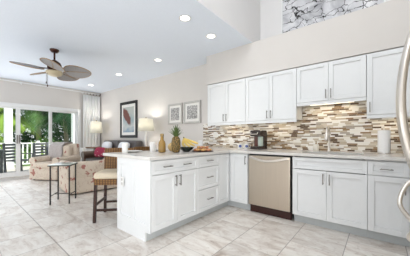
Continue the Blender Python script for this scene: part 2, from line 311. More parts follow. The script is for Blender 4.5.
# ------------------------------------------------------------------ mesh helpers
class MB:
    def __init__(s): s.bm = bmesh.new()
    def box(s, x0, x1, y0, y1, z0, z1):
        vs = [s.bm.verts.new(p) for p in ((x0,y0,z0),(x1,y0,z0),(x1,y1,z0),(x0,y1,z0),(x0,y0,z1),(x1,y0,z1),(x1,y1,z1),(x0,y1,z1))]
        for f in ((3,2,1,0),(4,5,6,7),(0,1,5,4),(1,2,6,5),(2,3,7,6),(3,0,4,7)): s.bm.faces.new([vs[i] for i in f])
        return s
    def rbox(s, x0, x1, y0, y1, z0, z1, r=.03, seg=3):
        b = bmesh.new(); t = MB.__new__(MB); t.bm = b; t.box(x0,x1,y0,y1,z0,z1)
        bmesh.ops.bevel(b, geom=list(b.edges), offset=r, segments=seg, profile=.5, affect='EDGES')
        s.merge(b); return s
    def merge(s, b, mtx=None):
        mp = {}
        for v in b.verts: mp[v] = s.bm.verts.new(mtx @ v.co if mtx else v.co)
        for f in b.faces:
            try: s.bm.faces.new([mp[v] for v in f.verts])
            except ValueError: pass
        b.free(); return s
    def obar(s, p, q, w, h, up=(0,0,1)):
        """rectangular bar from p to q"""
        p, q = Vector(p), Vector(q); d = (q-p); L = d.length; d.normalize(); up = Vector(up)
        if abs(d.dot(up)) > .98: up = Vector((0,1,0)) if abs(d.y) < .9 else Vector((1,0,0))
        sx = d.cross(up).normalized(); sz = sx.cross(d).normalized()
        b = bmesh.new(); t = MB.__new__(MB); t.bm = b; t.box(-w/2, w/2, 0, L, -h/2, h/2)
        m = Matrix((( sx.x, d.x, sz.x, p.x),(sx.y, d.y, sz.y, p.y),(sx.z, d.z, sz.z, p.z),(0,0,0,1)))
        return s.merge(b, m)
    def tube(s, pts, r, seg=10, flat=1.0, caps=True):
        pts = [Vector(p) for p in pts]; rings = []
        rr = r if isinstance(r, (list, tuple)) else [r]*len(pts)
        prev = None
        for i, p in enumerate(pts):
            d = (pts[min(i+1, len(pts)-1)]-pts[max(i-1, 0)]).normalized()
            if prev is None:
                u = Vector((0,0,1)) if abs(d.z) < .9 else Vector((1,0,0))
                a = d.cross(u).normalized()
            else: a = (prev - d*prev.dot(d)).normalized()
            prev = a; b = d.cross(a)
            rings.append([s.bm.verts.new(p + a*math.cos(2*PI*k/seg)*rr[i] + b*math.sin(2*PI*k/seg)*rr[i]*flat) for k in range(seg)])
        for i in range(len(rings)-1):
            for k in range(seg): s.bm.faces.new((rings[i][k], rings[i][(k+1)%seg], rings[i+1][(k+1)%seg], rings[i+1][k]))
        if caps: s.bm.faces.new(rings[0][::-1]); s.bm.faces.new(rings[-1])
        return s
    def lathe(s, prof, seg=24, c=(0,0,0), cap=True):
        rings = [[s.bm.verts.new((c[0]+r*math.cos(2*PI*k/seg), c[1]+r*math.sin(2*PI*k/seg), c[2]+z)) for k in range(seg)] for r, z in prof]
        for i in range(len(rings)-1):
            for k in range(seg): s.bm.faces.new((rings[i][k], rings[i][(k+1)%seg], rings[i+1][(k+1)%seg], rings[i+1][k]))
        if cap: s.bm.faces.new(rings[0][::-1]); s.bm.faces.new(rings[-1])
        return s
    def prism(s, poly, z0, z1):
        a = [s.bm.verts.new((x,y,z0)) for x,y in poly]; b = [s.bm.verts.new((x,y,z1)) for x,y in poly]
        n = len(poly); s.bm.faces.new(a[::-1]); s.bm.faces.new(b)
        for i in range(n): s.bm.faces.new((a[i], a[(i+1)%n], b[(i+1)%n], b[i]))
        return s
    def blob(s, c, rx, ry, rz, e=1.0, seg=20, rings=12, mtx=None):
        """super-ellipsoid (pillow, fruit)"""
        pw = lambda v: math.copysign(abs(v)**e, v)
        b = bmesh.new(); R = []
        for i in range(1, rings):
            ph = -PI/2 + PI*i/rings
            R.append([b.verts.new((rx*pw(math.cos(ph))*pw(math.cos(2*PI*k/seg)), ry*pw(math.cos(ph))*pw(math.sin(2*PI*k/seg)), rz*pw(math.sin(ph)))) for k in range(seg)])
        for i in range(len(R)-1):
            for k in range(seg): b.faces.new((R[i][k], R[i][(k+1)%seg], R[i+1][(k+1)%seg], R[i+1][k]))
        lo = b.verts.new((0,0,-rz)); hi = b.verts.new((0,0,rz))
        for k in range(seg): b.faces.new((lo, R[0][(k+1)%seg], R[0][k])); b.faces.new((hi, R[-1][k], R[-1][(k+1)%seg]))
        m = Matrix.Translation(c) @ (mtx if mtx else Matrix.Identity(4))
        return s.merge(b, m)
    def build(s, name, m, parent=None, smooth=False, bevel=0, loc=None, rotz=0):
        me = bpy.data.meshes.new(name); bmesh.ops.recalc_face_normals(s.bm, faces=list(s.bm.faces)); s.bm.to_mesh(me); s.bm.free()
        o = bpy.data.objects.new(name, me); COL.objects.link(o); me.materials.append(m)
        if parent: o.parent = parent
        if loc: o.location = loc
        if rotz: o.rotation_euler.z = rotz
        if smooth:
            for p in me.polygons: p.use_smooth = True
            try: me.set_sharp_from_angle(angle=math.radians(40))
            except Exception: pass
        if bevel:
            b = o.modifiers.new('bevel', 'BEVEL'); b.width = bevel; b.segments = 2; b.limit_method = 'ANGLE'
        return o
def tag(o, label, cat, group=None):
    o['label'] = label; o['category'] = cat
    if group: o['group'] = group
    return o
def thing(name, label, cat, loc=(0,0,0), rotz=0, group=None):
    o = bpy.data.objects.new(name, None); COL.objects.link(o); o.location = loc; o.rotation_euler = (0,0,rotz); o.empty_display_size = .1
    return tag(o, label, cat, group)
def struct(o): o['kind'] = 'structure'; return o
def dup(root, loc, rotz=0, label=None, scale=None):
    def cp(o, par):
        c = o.copy(); COL.objects.link(c)
        if par: c.parent = par
        for ch in o.children: cp(ch, c)
        return c
    r = cp(root, None); r.location = loc; r.rotation_euler.z = rotz
    if label: r['label'] = label
    if scale: r.scale = scale
    return r

# ------------------------------------------------------------------ the room
XL, XR, YB, YF = -8.15, .95, 3.80, -3.2
ZC, ZH, XE, YU = 2.79, 4.62, -1.725, 3.46
struct(MB().box(XL-.15, XR+.15, YF-.15, YB+.15, -.12, 0).build('floor', M['floor']))
struct(MB().box(XL-.15, XR+.15, YB, YB+.15, 0, ZH+.1).build('wall_back', M['wall']))
struct(MB().box(XR, XR+.15, YF, YB, 0, ZH+.1).build('wall_right', M['wall']))
struct(MB().box(XL-.15, XR+.15, YF-.15, YF, 0, ZH+.1).build('wall_front', M['wall']))
DY0, DY1, DZ = -.12, 3.08, 2.085
struct(MB().box(XL-.15, XL, YF, DY0, 0, ZC).box(XL-.15, XL, DY1, YB, 0, ZC).box(XL-.15, XL, DY0, DY1, DZ, ZC).build('wall_left', M['wall']))
struct(MB().box(XL-.15, XE-.0005, YF, YB, ZC, ZC+.12).build('ceiling', M['ceiling']))
struct(MB().box(XE-.12, XE, YF, YB, ZC+.12, ZH).box(XE-.0004, XE, YF, YB, ZC+.001, ZC+.12).build('wall_loft', M['upper_wall']))
struct(MB().box(XE-.12, XR+.15, YF, YB, ZH, ZH+.1).build('ceiling_loft', M['ceiling']))
# upper back wall in the kitchen is a cooler paint
struct(MB().box(XE, XR, YB-.012, YB, ZC-.1, ZH).build('wall_upper', M['upper_wall']))
struct(MB().box(-2.76, XR, YU, YB-.012, 2.207, ZC).build('wall_soffit', M['wall']))
struct(MB().box(-3.114, XR, YB-.01, YB, .915, 1.44).box(-.984, -.123, YB-.01, YB, 1.4401, 1.648).build('backsplash', M['mosaic']))
struct(MB().box(XL, -3.2, YB-.014, YB, 0, .11).build('baseboard_back', M['white_trim']))
# casing round the sliding doors
t1 = MB().box(XL-.15, XL+.02, DY1-.05, DY1+.05, 0, DZ+.02).box(XL-.15, XL+.02, DY0-.05, DY0+.05, 0, DZ+.02).box(XL-.15, XL+.025, DY0-.05, DY1+.05, DZ-.07, DZ+.03)
t1.box(XL-.13, XL+.01, DY0, DY1, 0, .03)
struct(t1.build('trim_1', M['white_trim'], bevel=.004))
# four sliding leaves
ys = [-.08, .70, 1.455, 2.255, 3.035]
for i in range(4):
    y0, y1 = ys[i], ys[i+1]; x = XL-.05 - (.0 if i in (1, 2) else .05); w = .052
    f = MB().box(x-.02, x+.02, y0, y0+w, .03, 2.01).box(x-.02, x+.02, y1-w, y1, .03, 2.01).box(x-.02, x+.02, y0+w, y1-w, 1.96, 2.01).box(x-.02, x+.02, y0+w, y1-w, .03, .13)
    fr = struct(f.build('door_%d' % (i+1), M['white_trim'], bevel=.003))
    MB().box(x-.004, x+.004, y0+w-.005, y1-w+.005, .125, 1.965).build('pane', M['glass'], fr)
    if i in (1, 2):
        yh = y1-.026 if i == 1 else y0+.026
        MB().box(x+.02, x+.05, yh-.012, yh+.012, .95, 1.2).build('handle', M['nickel'], fr, bevel=.004)

# ------------------------------------------------------------------ kitchen cabinets
def shaker(x0, x1, z0, z1, y=0, th=.02, st=.057, name='door', par=None, m=None):
    """framed front facing -y with a recessed flat panel"""
    g = MB(); st = min(st, (z1-z0)*.3)
    g.box(x0, x0+st, y, y+th, z0, z1).box(x1-st, x1, y, y+th, z0, z1).box(x0+st, x1-st, y, y+th, z0, z0+st).box(x0+st, x1-st, y, y+th, z1-st, z1)
    g.box(x0+st, x1-st, y+.0135, y+th-.001, z0+st, z1-st)
    return g.build(name, m or M['cabinet'], par, bevel=.0016)
def pull(par, x, z, L=.13, vert=True, y=0):
    g = MB()
    if vert:
        g.box(x-.005, x+.005, y-.033, y-.023, z-L/2, z+L/2)
        for s in (-1, 1): g.box(x-.005, x+.005, y-.024, y+.001, z+s*(L/2-.014)-.005, z+s*(L/2-.014)+.005)
    else:
        g.box(x-L/2, x+L/2, y-.033, y-.023, z-.005, z+.005)
        for s in (-1, 1): g.box(x+s*(L/2-.014)-.005, x+s*(L/2-.014)+.005, y-.024, y+.001, z-.005, z+.005)
    return g.build('pull', M['nickel'], par, bevel=.002)
TOE, TZ, BT = .084, .105, .878
Z_D0, Z_D1, Z_T0, Z_T1 = .112, .709, .718, .864
GAP = .002
def base(name, label, loc, rotz, w, depth, cat='cabinet', top=BT, toe=True, toe_r=None):
    t = thing(name, label, cat, loc, rotz)
    c = MB().box(.001, w-.001, .0215, depth, TZ, top)
    c.build('carcass', M['cabinet'], t)
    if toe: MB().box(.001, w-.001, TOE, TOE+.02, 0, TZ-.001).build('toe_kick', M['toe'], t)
    return t
YC, XP, YE = 2.93, -1.86, 1.388
GRP = None
# peninsula, facing the kitchen (+x); local x runs along +y
tA = base('base_cabinet', 'white peninsula base cabinet with one wide drawer above two doors', (XP, YE+.018, 0), PI/2, .748, .63)
w = .748
d = shaker(GAP, w-GAP, Z_T0, Z_T1, name='drawer', par=tA, st=.04); pull(d, w*.29, .792, .13, False); pull(d, w*.71, .792, .13, False)
d = shaker(GAP, w/2-.0015, Z_D0, Z_D1, par=tA); pull(d, w/2-.034, .615)
d = shaker(w/2+.0015, w-GAP, Z_D0, Z_D1, par=tA); pull(d, w/2+.034, .615)
# finished end panel with two recessed fields, and a plain back panel
e = MB()
X0, X1 = -2.51, XP
def ep(x0, x1, z0, z1): e.box(x0-XP, x1-XP, YE-(YE+.018), .016, z0, z1)
e2 = MB()   # world-space build, then moved under the thing by inverse transform
y0, y1 = YE, YE+.017
for a, b_, z0, z1 in ((X0, X0+.07, 0, BT), (X1-.07, X1, TZ, BT), (X1-TOE-.001, X1-.07, TZ, .19), (-2.215, -2.15, .19, .80), (X0+.07, X1-.07, .80, BT), (X0+.07, X1-TOE-.001, 0, .19)):
    e2.box(a, b_, y0, y1, z0, z1)
e2.box(X0+.07, -2.215, y0+.013, y1, .19, .80); e2.box(-2.15, X1-.07, y0+.013, y1, .19, .80)
def world_child(o, root):
    """keep an object built in world space where it is while parenting it"""
    m = Matrix.Translation(root.location) @ Matrix.Rotation(root.rotation_euler.z, 4, 'Z')
    o.parent = root; o.matrix_parent_inverse = m.inverted(); return o
e.bm.free()
world_child(e2.build('end_panel', M['cabinet']), tA)
world_child(MB().box(-2.52, -2.5, YE, 2.9, 0, BT).build('back_panel', M['cabinet']), tA)
# drawer stack
w = .488
tB = base('drawer_cabinet', 'white three-drawer base cabinet in the middle of the peninsula', (XP, 2.156, 0), PI/2, w, .63)
for z0, z1 in ((Z_T0, Z_T1), (.416, .709), (Z_D0, .407)):
    d = shaker(GAP, w-GAP, z0, z1, name='drawer', par=tB, st=.045); pull(d, w/2, (z0+z1)/2 + .005, .13, False)
# corner cabinet: two leaves meeting at the inside corner
tC = thing('corner_cabinet', 'white corner base cabinet with two leaves meeting at right angles', 'cabinet', (XP, YC, 0))
MB().box(-.64, -.0215, -.285, .02, TZ, BT).box(-.64, .32, .0215, .85, TZ, BT).build('carcass', M['cabinet'], tC)
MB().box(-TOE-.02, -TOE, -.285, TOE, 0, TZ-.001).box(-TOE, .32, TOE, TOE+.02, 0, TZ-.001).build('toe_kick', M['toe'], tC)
dl = shaker(.002, .283, Z_D0, Z_T1, par=tC); dl.location = (0, -.285, 0); dl.rotation_euler.z = PI/2
dr = shaker(.0215, .318, Z_D0, Z_T1, par=tC); pull(dr, .318-.03, .775)
# dishwasher
DX0, DX1 = -1.536, -.902
tD = thing('dishwasher', 'stainless steel dishwasher with a curved handle and dark kick plate', 'dishwasher', (DX0, YC, 0))
w = DX1-DX0
MB().box(.004, w-.004, .03, .62, .112, .872).build('body', M['black'], tD)
MB().box(.014, w-.014, -.006, .028, .125, .855).build('door', M['steel'], tD, bevel=.006)
MB().box(.014, w-.014, .06, .08, .001, .112).build('kick_plate', M['dw_kick'], tD)
pts = [(.035+(w-.07)*i/16, -.03-.022*math.sin(PI*i/16), .835-.05*math.sin(PI*i/16)**1.2) for i in range(17)]
MB().tube(pts, .011, 8, 1.6).box(.03, .05, -.03, -.005, .82, .85).box(w-.05, w-.03, -.03, -.005, .82, .85).build('handle', M['chrome'], tD, smooth=True)
# sink base
SX0, SX1 = -.886, -.094; w = SX1-SX0
tS = base('sink_cabinet', 'white double-door sink base cabinet under the faucet', (SX0, YC, 0), 0, w, .85, top=.62)
MB().box(.001, .018, .0215, .85, .621, BT).build('side_rail', M['cabinet'], tS); MB().box(w-.018, w-.001, .0215, .85, .621, BT).build('side_rail', M['cabinet'], tS)
shaker(GAP, w-GAP, Z_T0, Z_T1, name='false_front', par=tS, st=.045)
d = shaker(GAP, w/2-.0015, Z_D0, Z_D1, par=tS); pull(d, w/2-.034, .615)
d = shaker(w/2+.0015, w-GAP, Z_D0, Z_D1, par=tS); pull(d, w/2+.034, .615)
# right drawer base
w = .335
tR = base('narrow_cabinet', 'narrow white base cabinet with a drawer over one door, right of the sink', (SX1, YC, 0), 0, w, .85)
d = shaker(GAP, w-GAP, Z_T0, Z_T1, name='drawer', par=tR, st=.045); pull(d, w/2-.01, .785, .11, False)
d = shaker(GAP, w-GAP, Z_D0, Z_D1, par=tR); pull(d, w-.034, .61)
w = XR-.242
tR2 = base('wide_cabinet', 'white base cabinet running behind the refrigerator to the right wall', (.242, YC, 0), 0, w-.002, .85)
d = shaker(GAP, w-.005, Z_T0, Z_T1, name='drawer', par=tR2, st=.045); pull(d, w/2, .785, .13, False)
d = shaker(GAP, w/2-.0015, Z_D0, Z_D1, par=tR2); pull(d, w/2-.034, .61)
d = shaker(w/2+.0015, w-.005, Z_D0, Z_D1, par=tR2); pull(d, w/2+.034, .61)
# countertop (one L with a sink opening)
Z0, Z1 = .88, .915
KX0, KX1, KY0, KY1 = -.83, -.15, 3.06, 3.48
c = MB()
def grid_slab(xs, ys, keep):
    bm = c.bm; V = {}
    def v(i, j, z):
        k = (i, j, z)
        if k not in V: V[k] = bm.verts.new((xs[i], ys[j], Z1 if z else Z0))
        return V[k]
    nx, ny = len(xs)-1, len(ys)-1
    for i in range(nx):
        for j in range(ny):
            if not keep(i, j): continue
            bm.faces.new((v(i,j,1), v(i+1,j,1), v(i+1,j+1,1), v(i,j+1,1))); bm.faces.new((v(i,j+1,0), v(i+1,j+1,0), v(i+1,j,0), v(i,j,0)))
            for (di, dj, a, b) in ((-1,0,(i,j+1),(i,j)), (1,0,(i+1,j),(i+1,j+1)), (0,-1,(i,j),(i+1,j)), (0,1,(i+1,j+1),(i,j+1))):
                q, r = i+di, j+dj
                if 0 <= q < nx and 0 <= r < ny and keep(q, r): continue
                bm.faces.new((v(*a,0), v(*b,0), v(*b,1), v(*a,1)))
gx = [-2.845, -1.835, KX0, KX1, XR-.001]; gy = [YE-.025, YC-.025, KY0, KY1, YB-.011]
grid_slab(gx, gy, lambda i, j: (i == 0 or j >= 1) and not (i == 2 and j == 2))
tag(c.build('countertop', M['counter'], bevel=.004), 'white quartz L-shaped countertop over the peninsula and sink run', 'countertop')
s = MB()
s.box(KX0-.01, KX0, KY0-.01, KY1+.01, .66, Z0-.001).box(KX1, KX1+.01, KY0-.01, KY1+.01, .66, Z0-.001).box(KX0, KX1, KY0-.01, KY0, .66, Z0-.001).box(KX0, KX1, KY1, KY1+.01, .66, Z0-.001).box(KX0-.01, KX1+.01, KY0-.01, KY1+.01, .65, .66)
tag(s.build('sink', M['steelsink']), 'undermount steel sink basin below the tall faucet', 'sink')

# upper cabinets, facing -y, front face at YU
ZT, ZB, ZS = 2.198, 1.405, 1.642
def upper(name, label, x0, x1, zb, split, hand):
    w = x1-x0; t = thing(name, label, 'cabinet', (x0, YU, zb), 0); H = ZT-zb
    MB().box(.001, w-.001, .0215, .325, .004, H).build('carcass', M['cabinet'], t)
    MB().box(.001, w-.001, .004, .024, -.042, .001).build('light_rail', M['cabinet'], t)
    if split:
        d = shaker(GAP, w/2-.0015, .006, H-.006, par=t); pull(d, w/2-.032, .1)
        d = shaker(w/2+.0015, w-GAP, .006, H-.006, par=t); pull(d, w/2+.032, .1)
    else:
        d = shaker(GAP, w-GAP, .006, H-.006, par=t); pull(d, .034 if hand == 'L' else w-.034, .1)
    return t
upper('wall_cabinet', 'white double-door wall cabinet at the left end of the upper row', -2.73, -1.862, ZB, True, None)
upper('wall_cabinet', 'white double-door wall cabinet above the coffee maker', -1.860, -.986, ZB, True, None)
upper('wall_cabinet', 'shorter white double-door wall cabinet over the sink', -.984, -.123, ZS, True, None)
upper('wall_cabinet', 'white single-door wall cabinet above the paper towel roll', -.121, .36, ZB, False, 'L')
upper('wall_cabinet', 'white single-door wall cabinet beside the right wall', .362, XR-.002, ZB, False, 'L')
# under-cabinet lights
WARM = (1, .86, .66)
for x0, x1, z, lab, e in ((-2.5, -2.0, ZB, 'slim under-cabinet light below the left wall cabinet', .5), (-1.62, -1.15, ZB, 'dark slim under-cabinet light above the coffee maker', .5),
                       (-.85, -.25, ZS, 'slim under-cabinet light over the sink', .9), (-.04, .3, ZB, 'slim under-cabinet light above the paper towels', .4)):
    t = thing('under_cabinet_light', lab, 'light', ((x0+x1)/2, YU+.2, z+.004), 0, 'under-cabinet lights'); L = x1-x0
    MB().box(-L/2, L/2, -.035, .035, -.022, 0).build('housing', M['bronze'], t, bevel=.003)
    MB().box(-L/2+.02, L/2-.02, -.02, .02, -.025, -.0215).build('diffuser', M['strip_on'], t)
    light('strip_glow', 'AREA', (0, 0, -.03), e, WARM, (0, 0, 0), t, shape='RECTANGLE', size=L, size_y=.04)

# ------------------------------------------------------------------ refrigerator at the right edge
FX, FY0, FY1 = .168, .98, 1.88
tF = thing('refrigerator', 'stainless steel refrigerator with bowed handles at the right edge', 'refrigerator', (FX, FY0, 0))
fw = FY1-FY0
MB().box(.075, XR-FX-.01, .004, fw-.004, .03, 1.76).build('body', M['blackmetal'], tF)
for a in (0, 1):
    y0 = .003 + a*fw/2; dd = MB().box(0, .07, y0, y0+fw/2-.006, .885, 1.78).build('door', M['fridgesteel'], tF, bevel=.012)
    yh = fw/2 + (-.06 if a == 0 else .045)
    zs0, zs1 = .90, 1.70
    pts = []
    for i in range(25):
        q = i/24; bow = math.sin(PI*q)**.62
        pts.append((.004-.088*bow, yh, zs0+(zs1-zs0)*q))
    MB().tube(pts, .02, 12, .8).build('handle', M['chrome'], dd, smooth=True)
dd = MB().box(0, .07, .003, fw-.003, .09, .873).build('freezer_drawer', M['fridgesteel'], tF, bevel=.012)
half = [(.001, .845, .855), (-.023, .835, .84), (-.048, .805, .805), (-.068, .765, .755), (-.0735, .73, .726), (-.066, .695, .706), (-.05, .64, .69), (-.03, .57, .678), (-.025, .45, .672)]
pts = half + [(x, .9-y, z) for x, y, z in half[-2::-1]]
def smooth(p, it=2):
    for _ in range(it):
        o = [p[0]]
        for a, b in zip(p, p[1:]):
            a, b = Vector(a), Vector(b); o += [a*.75+b*.25, a*.25+b*.75]
        p = o + [p[-1]]
    return p
pts = smooth(pts)
MB().tube(pts, .012, 12).build('handle', M['chrome'], dd, smooth=True)
MB().box(.03, XR-FX-.01, .01, fw-.01, .001, .09).build('base_grille', M['black'], tF)

# ------------------------------------------------------------------ things on the counter
CT = .9155
# faucet
t = thing('faucet', 'tall brushed gooseneck faucet behind the sink', 'faucet', (-.56, 3.56, CT))
MB().lathe([(.028, 0), (.028, .01), (.02, .02), (.017, .1), (.0135, .12)], 20).build('base', M['chrome'], t, smooth=True)
pts = [(0, 0, .1), (0, 0, .2)] + [(0, -.09+.09*math.cos(a), .27+.09*math.sin(a)) for a in [PI*k/12 for k in range(0, 13)]] + [(0, -.18, .26)]
MB().tube(pts, .0125, 12).build('spout', M['chrome'], t, smooth=True)
MB().lathe([(.014, .005), (.029, -.02), (.033, -.085), (.025, -.11)], 16, (0, -.18, .268)).build('spray_head', M['chrome'], t, smooth=True)
MB().tube([(.01, 0, .075), (.045, -.005, .08), (.1, -.02, .105)], [.012, .011, .007], 10).build('lever', M['chrome'], t, smooth=True)
# soap
t = thing('soap_dispenser', 'small cream soap bottle left of the faucet', 'soap bottle', (-.735, 3.58, CT))
MB().lathe([(.036, 0), (.041, .008), (.041, .085), (.034, .1), (.012, .106)], 20).build('bottle', M['soap'], t, smooth=True)
MB().lathe([(.011, .1), (.011, .125), (.006, .128), (.006, .145), (.01, .146), (.01, .155)], 12).tube([(0, 0, .15), (0, -.035, .148)], .005, 8).build('pump', M['gold'], t, smooth=True)
# paper towel
t = thing('paper_towel_holder', 'steel paper towel holder standing right of the sink', 'holder', (.052, 3.55, CT))
MB().lathe([(.078, 0), (.08, .004), (.078, .012), (.01, .014)], 28).build('base', M['chrome'], t, smooth=True)
MB().tube([(0, 0, .012), (0, 0, .325)], .007, 10).build('rod', M['chrome'], t, smooth=True)
MB().blob((0, 0, .33), .012, .012, .012).build('finial', M['chrome'], t, smooth=True)
MB().tube([(.06, -.052, .01), (.06, -.052, .19)], .004, 8).build('tension_arm', M['nickel'], t, smooth=True)
g = MB(); seg = 36
prof = [(.022, .0), (.064, 0), (.064, .28), (.022, .28), (.022, 0)]
tag(g.lathe(prof, seg, cap=False).build('paper_towel_roll', M['paper'], smooth=True, loc=(.052, 3.55, CT+.0145)), 'white paper towel roll on its steel holder', 'paper towel')
# coffee maker
t = thing('coffee_maker', 'dark brown single-serve coffee maker on the back counter', 'coffee maker', (-1.655, 3.56, CT), math.radians(-12)); t.scale = (1.18, 1.1, 1.04)
MB().rbox(-.09, .09, -.1, .1, 0, .045, .012).build('drip_base', M['coffeeblack'], t)
MB().rbox(-.09, .09, .0, .1, .04, .29, .014).build('back_column', M['coffeeblack'], t)
MB().rbox(-.09, .09, -.105, .1, .215, .32, .022).build('brew_head', M['coffeeblack'], t)
MB().box(-.072, .03, -.006, .001, .05, .212).build('recess_panel', M['coffeeinner'], t)
MB().rbox(.025, .082, -.06, .005, .05, .213, .01).build('water_tank', M['tank'], t)
MB().tube([(-.06, -.108, .28), (-.06, -.125, .255), (.06, -.125, .255), (.06, -.108, .28)], .006, 8).build('lid_handle', M['chrome'], t, smooth=True)
MB().lathe([(.05, .046), (.052, .05), (.0, .051)], 20, (-.02, -.05, 0), False).build('drip_grate', M['chrome'], t)
# mugs
def mug(lab, loc, rz):
    t = thing('mug', lab, 'mug', loc, rz, 'mugs beside the coffee maker'); t.scale = (1.15, 1.15, 1.1)
    MB().lathe([(.028, 0), (.036, .004), (.039, .085), (.036, .086), (.034, .012), (.0, .01)], 24, cap=False).build('cup', M['ceramic'], t, smooth=True)
    MB().tube([(.037, 0, .068), (.06, 0, .066), (.064, 0, .042), (.055, 0, .022), (.036, 0, .02)], .005, 8).build('handle', M['ceramic'], t, smooth=True)
    d = bmesh.new(); g = MB()
    for k in range(20):
        pass
    d.free()
    # round blue medallion following the cup wall
    vs = []; bm = g.bm; cen = bm.verts.new((0, -.0398, .045))
    for k in range(18):
        a = 2*PI*k/18; x = .023*math.cos(a); z = .045+.023*math.sin(a); r = .0392+.0008*(z/.09)
        vs.append(bm.verts.new((x, -math.sqrt(r*r-x*x), z)))
    for k in range(18): bm.faces.new((cen, vs[k], vs[(k+1) % 18]))
    g.build('blue_motif', M['blueglaze'], t, smooth=True)
    return t
mug('white mug with blue motif, the one farther from the coffee maker', (-1.985, 3.49, CT), math.radians(30))
mug('white mug with blue motif, the one touching distance from the coffee maker', (-1.86, 3.50, CT), math.radians(30))
# pineapple
t = thing('pineapple', 'ripe pineapple standing on the peninsula counter', 'pineapple', (-2.153, 2.035, CT))
pr = [(.02, 0), (.046, .006), (.057, .035), (.063, .095), (.061, .15), (.052, .195), (.034, .216), (.012, .223)]
MB().lathe(pr, 24).build('fruit', M['pineskin'], t, smooth=True)
g = MB()
for k in range(46):
    a = k*2.399; q = k/46; lean = (1-q)*.95+.08; L = .085+.055*q+rnd.uniform(-.015, .015)
    dr_ = Vector((math.cos(a)*lean, math.sin(a)*lean, 1)).normalized(); sd = Vector((-math.sin(a), math.cos(a), 0)); b0 = Vector((math.cos(a)*.018*(1-q), math.sin(a)*.018*(1-q), .212+.03*q))
    pv = None
    out = Vector((math.cos(a), math.sin(a), 0))
    for j in range(5):
        f = j/4; p = b0+dr_*L*f+out*(.035*lean*f*f); wd = .013*(1-f)**.7+.0006; cur = (g.bm.verts.new(p-sd*wd), g.bm.verts.new(p+out*.003), g.bm.verts.new(p+sd*wd))
        if pv:
            g.bm.faces.new((pv[0], pv[1], cur[1], cur[0])); g.bm.faces.new((pv[1], pv[2], cur[2], cur[1]))
        pv = cur
g.build('crown', M['pineleaf'], t)
# juice carafe
t = thing('juice_bottle', 'bulbous bottle of yellow juice left of the pineapple', 'bottle', (-2.302, 1.915, CT))
MB().lathe([(.03, 0), (.048, .006), (.05, .03), (.05, .115), (.042, .145), (.022, .175), (.02, .215), (.024, .218)], 24).build('body', M['juice'], t, smooth=True)
MB().lathe([(.022, .219), (.026, .221), (.026, .25), (.02, .256)], 20).build('cap', M['gold'], t, smooth=True)
# white candle jars
for lab, loc, r, h in (('white pillar candle on the peninsula near the first stool', (-2.605, 1.544, CT), .038, .135), ('white pillar candle left of the juice bottle', (-2.483, 1.90, CT), .042, .14)):
    t = thing('candle', lab, 'candle', loc, 0, 'pillar candles')
    MB().lathe([(r*.96, 0), (r, .004), (r, h-.004), (r*.9, h), (.006, h-.006)], 24).build('wax', M['ceramic'], t, smooth=True)
    MB().tube([(0, 0, h-.007), (.001, 0, h+.008)], .0015, 6).build('wick', M['black'], t)
# plates by the stools
for lab, loc in (('round white plate on the counter corner before the angled stool', (-2.68, 1.62, CT)), ('round white plate farther along the counter by the second stool', (-2.66, 2.2, CT))):
    if loc[1] < 2: loc = (-2.70, 1.72, CT)
    tag(MB().lathe([(.07, 0), (.085, .004), (.13, .016), (.132, .018), (.085, .008), (.0, .007)], 32, cap=False).build('plate', M['ceramic'], smooth=True, loc=loc), lab, 'plate', 'dinner plates')
# melon and banana bowl
tag(MB().blob((0, 0, .066), .072, .07, .066).build('melon', M['melon'], smooth=True, loc=(-2.36, 2.16, CT)), 'tan melon behind the juice bottle and pineapple', 'melon')
t = thing('fruit_bowl', 'dark green bowl holding bananas behind the pineapple', 'bowl', (-2.17, 2.26, CT))
MB().lathe([(.045, 0), (.05, .006), (.085, .03), (.11, .065), (.105, .066), (.08, .036), (.04, .014), (.0, .013)], 28, cap=False).build('bowl', M['darkbowl'], t, smooth=True)
def banana(k, lab):
    t = thing('banana', lab, 'banana', (-2.17, 2.26, CT), 0, 'bananas in the bowl')
    eu, ez = ((-.01, .085), (.06, .08), (.12, .085), (.165, .115))[k]; bl = (-.02, .02, .055, .08)[k]; dv = (-.03, -.03, .015, .045)[k]; pts, rr = [], []
    p0, p3 = Vector((-.035, 0, .19)), Vector((eu, 0, ez)); p1 = p0+Vector((-.01+bl*.6, 0, -.045+bl*.3)); p2 = p3+Vector((-.05, 0, -.01+bl*.35))
    for i in range(15):
        q = i/14; p = p0*(1-q)**3+p1*3*q*(1-q)**2+p2*3*q*q*(1-q)+p3*q**3; v = dv*min(1, .25+q*1.4)
        pts.append((.778*p.x-.628*v, .628*p.x+.778*v, p.z)); rr.append(.006+.0115*math.sin(PI*min(q*.9+.06, 1))**.6)
    MB().tube(pts, rr, 8).build('peel', M['banana'], t, smooth=True)
    p0 = Vector(pts[0]); MB().tube([p0, p0+Vector((-.006, -.005, .022))], [.007, .008], 8).build('stem', M['stem'], t, smooth=True)
for k, lab in enumerate(('nearest banana in the dark bowl', 'second banana from the front in the dark bowl', 'third banana from the front in the dark bowl', 'rearmost banana in the dark bowl')): banana(k, lab)
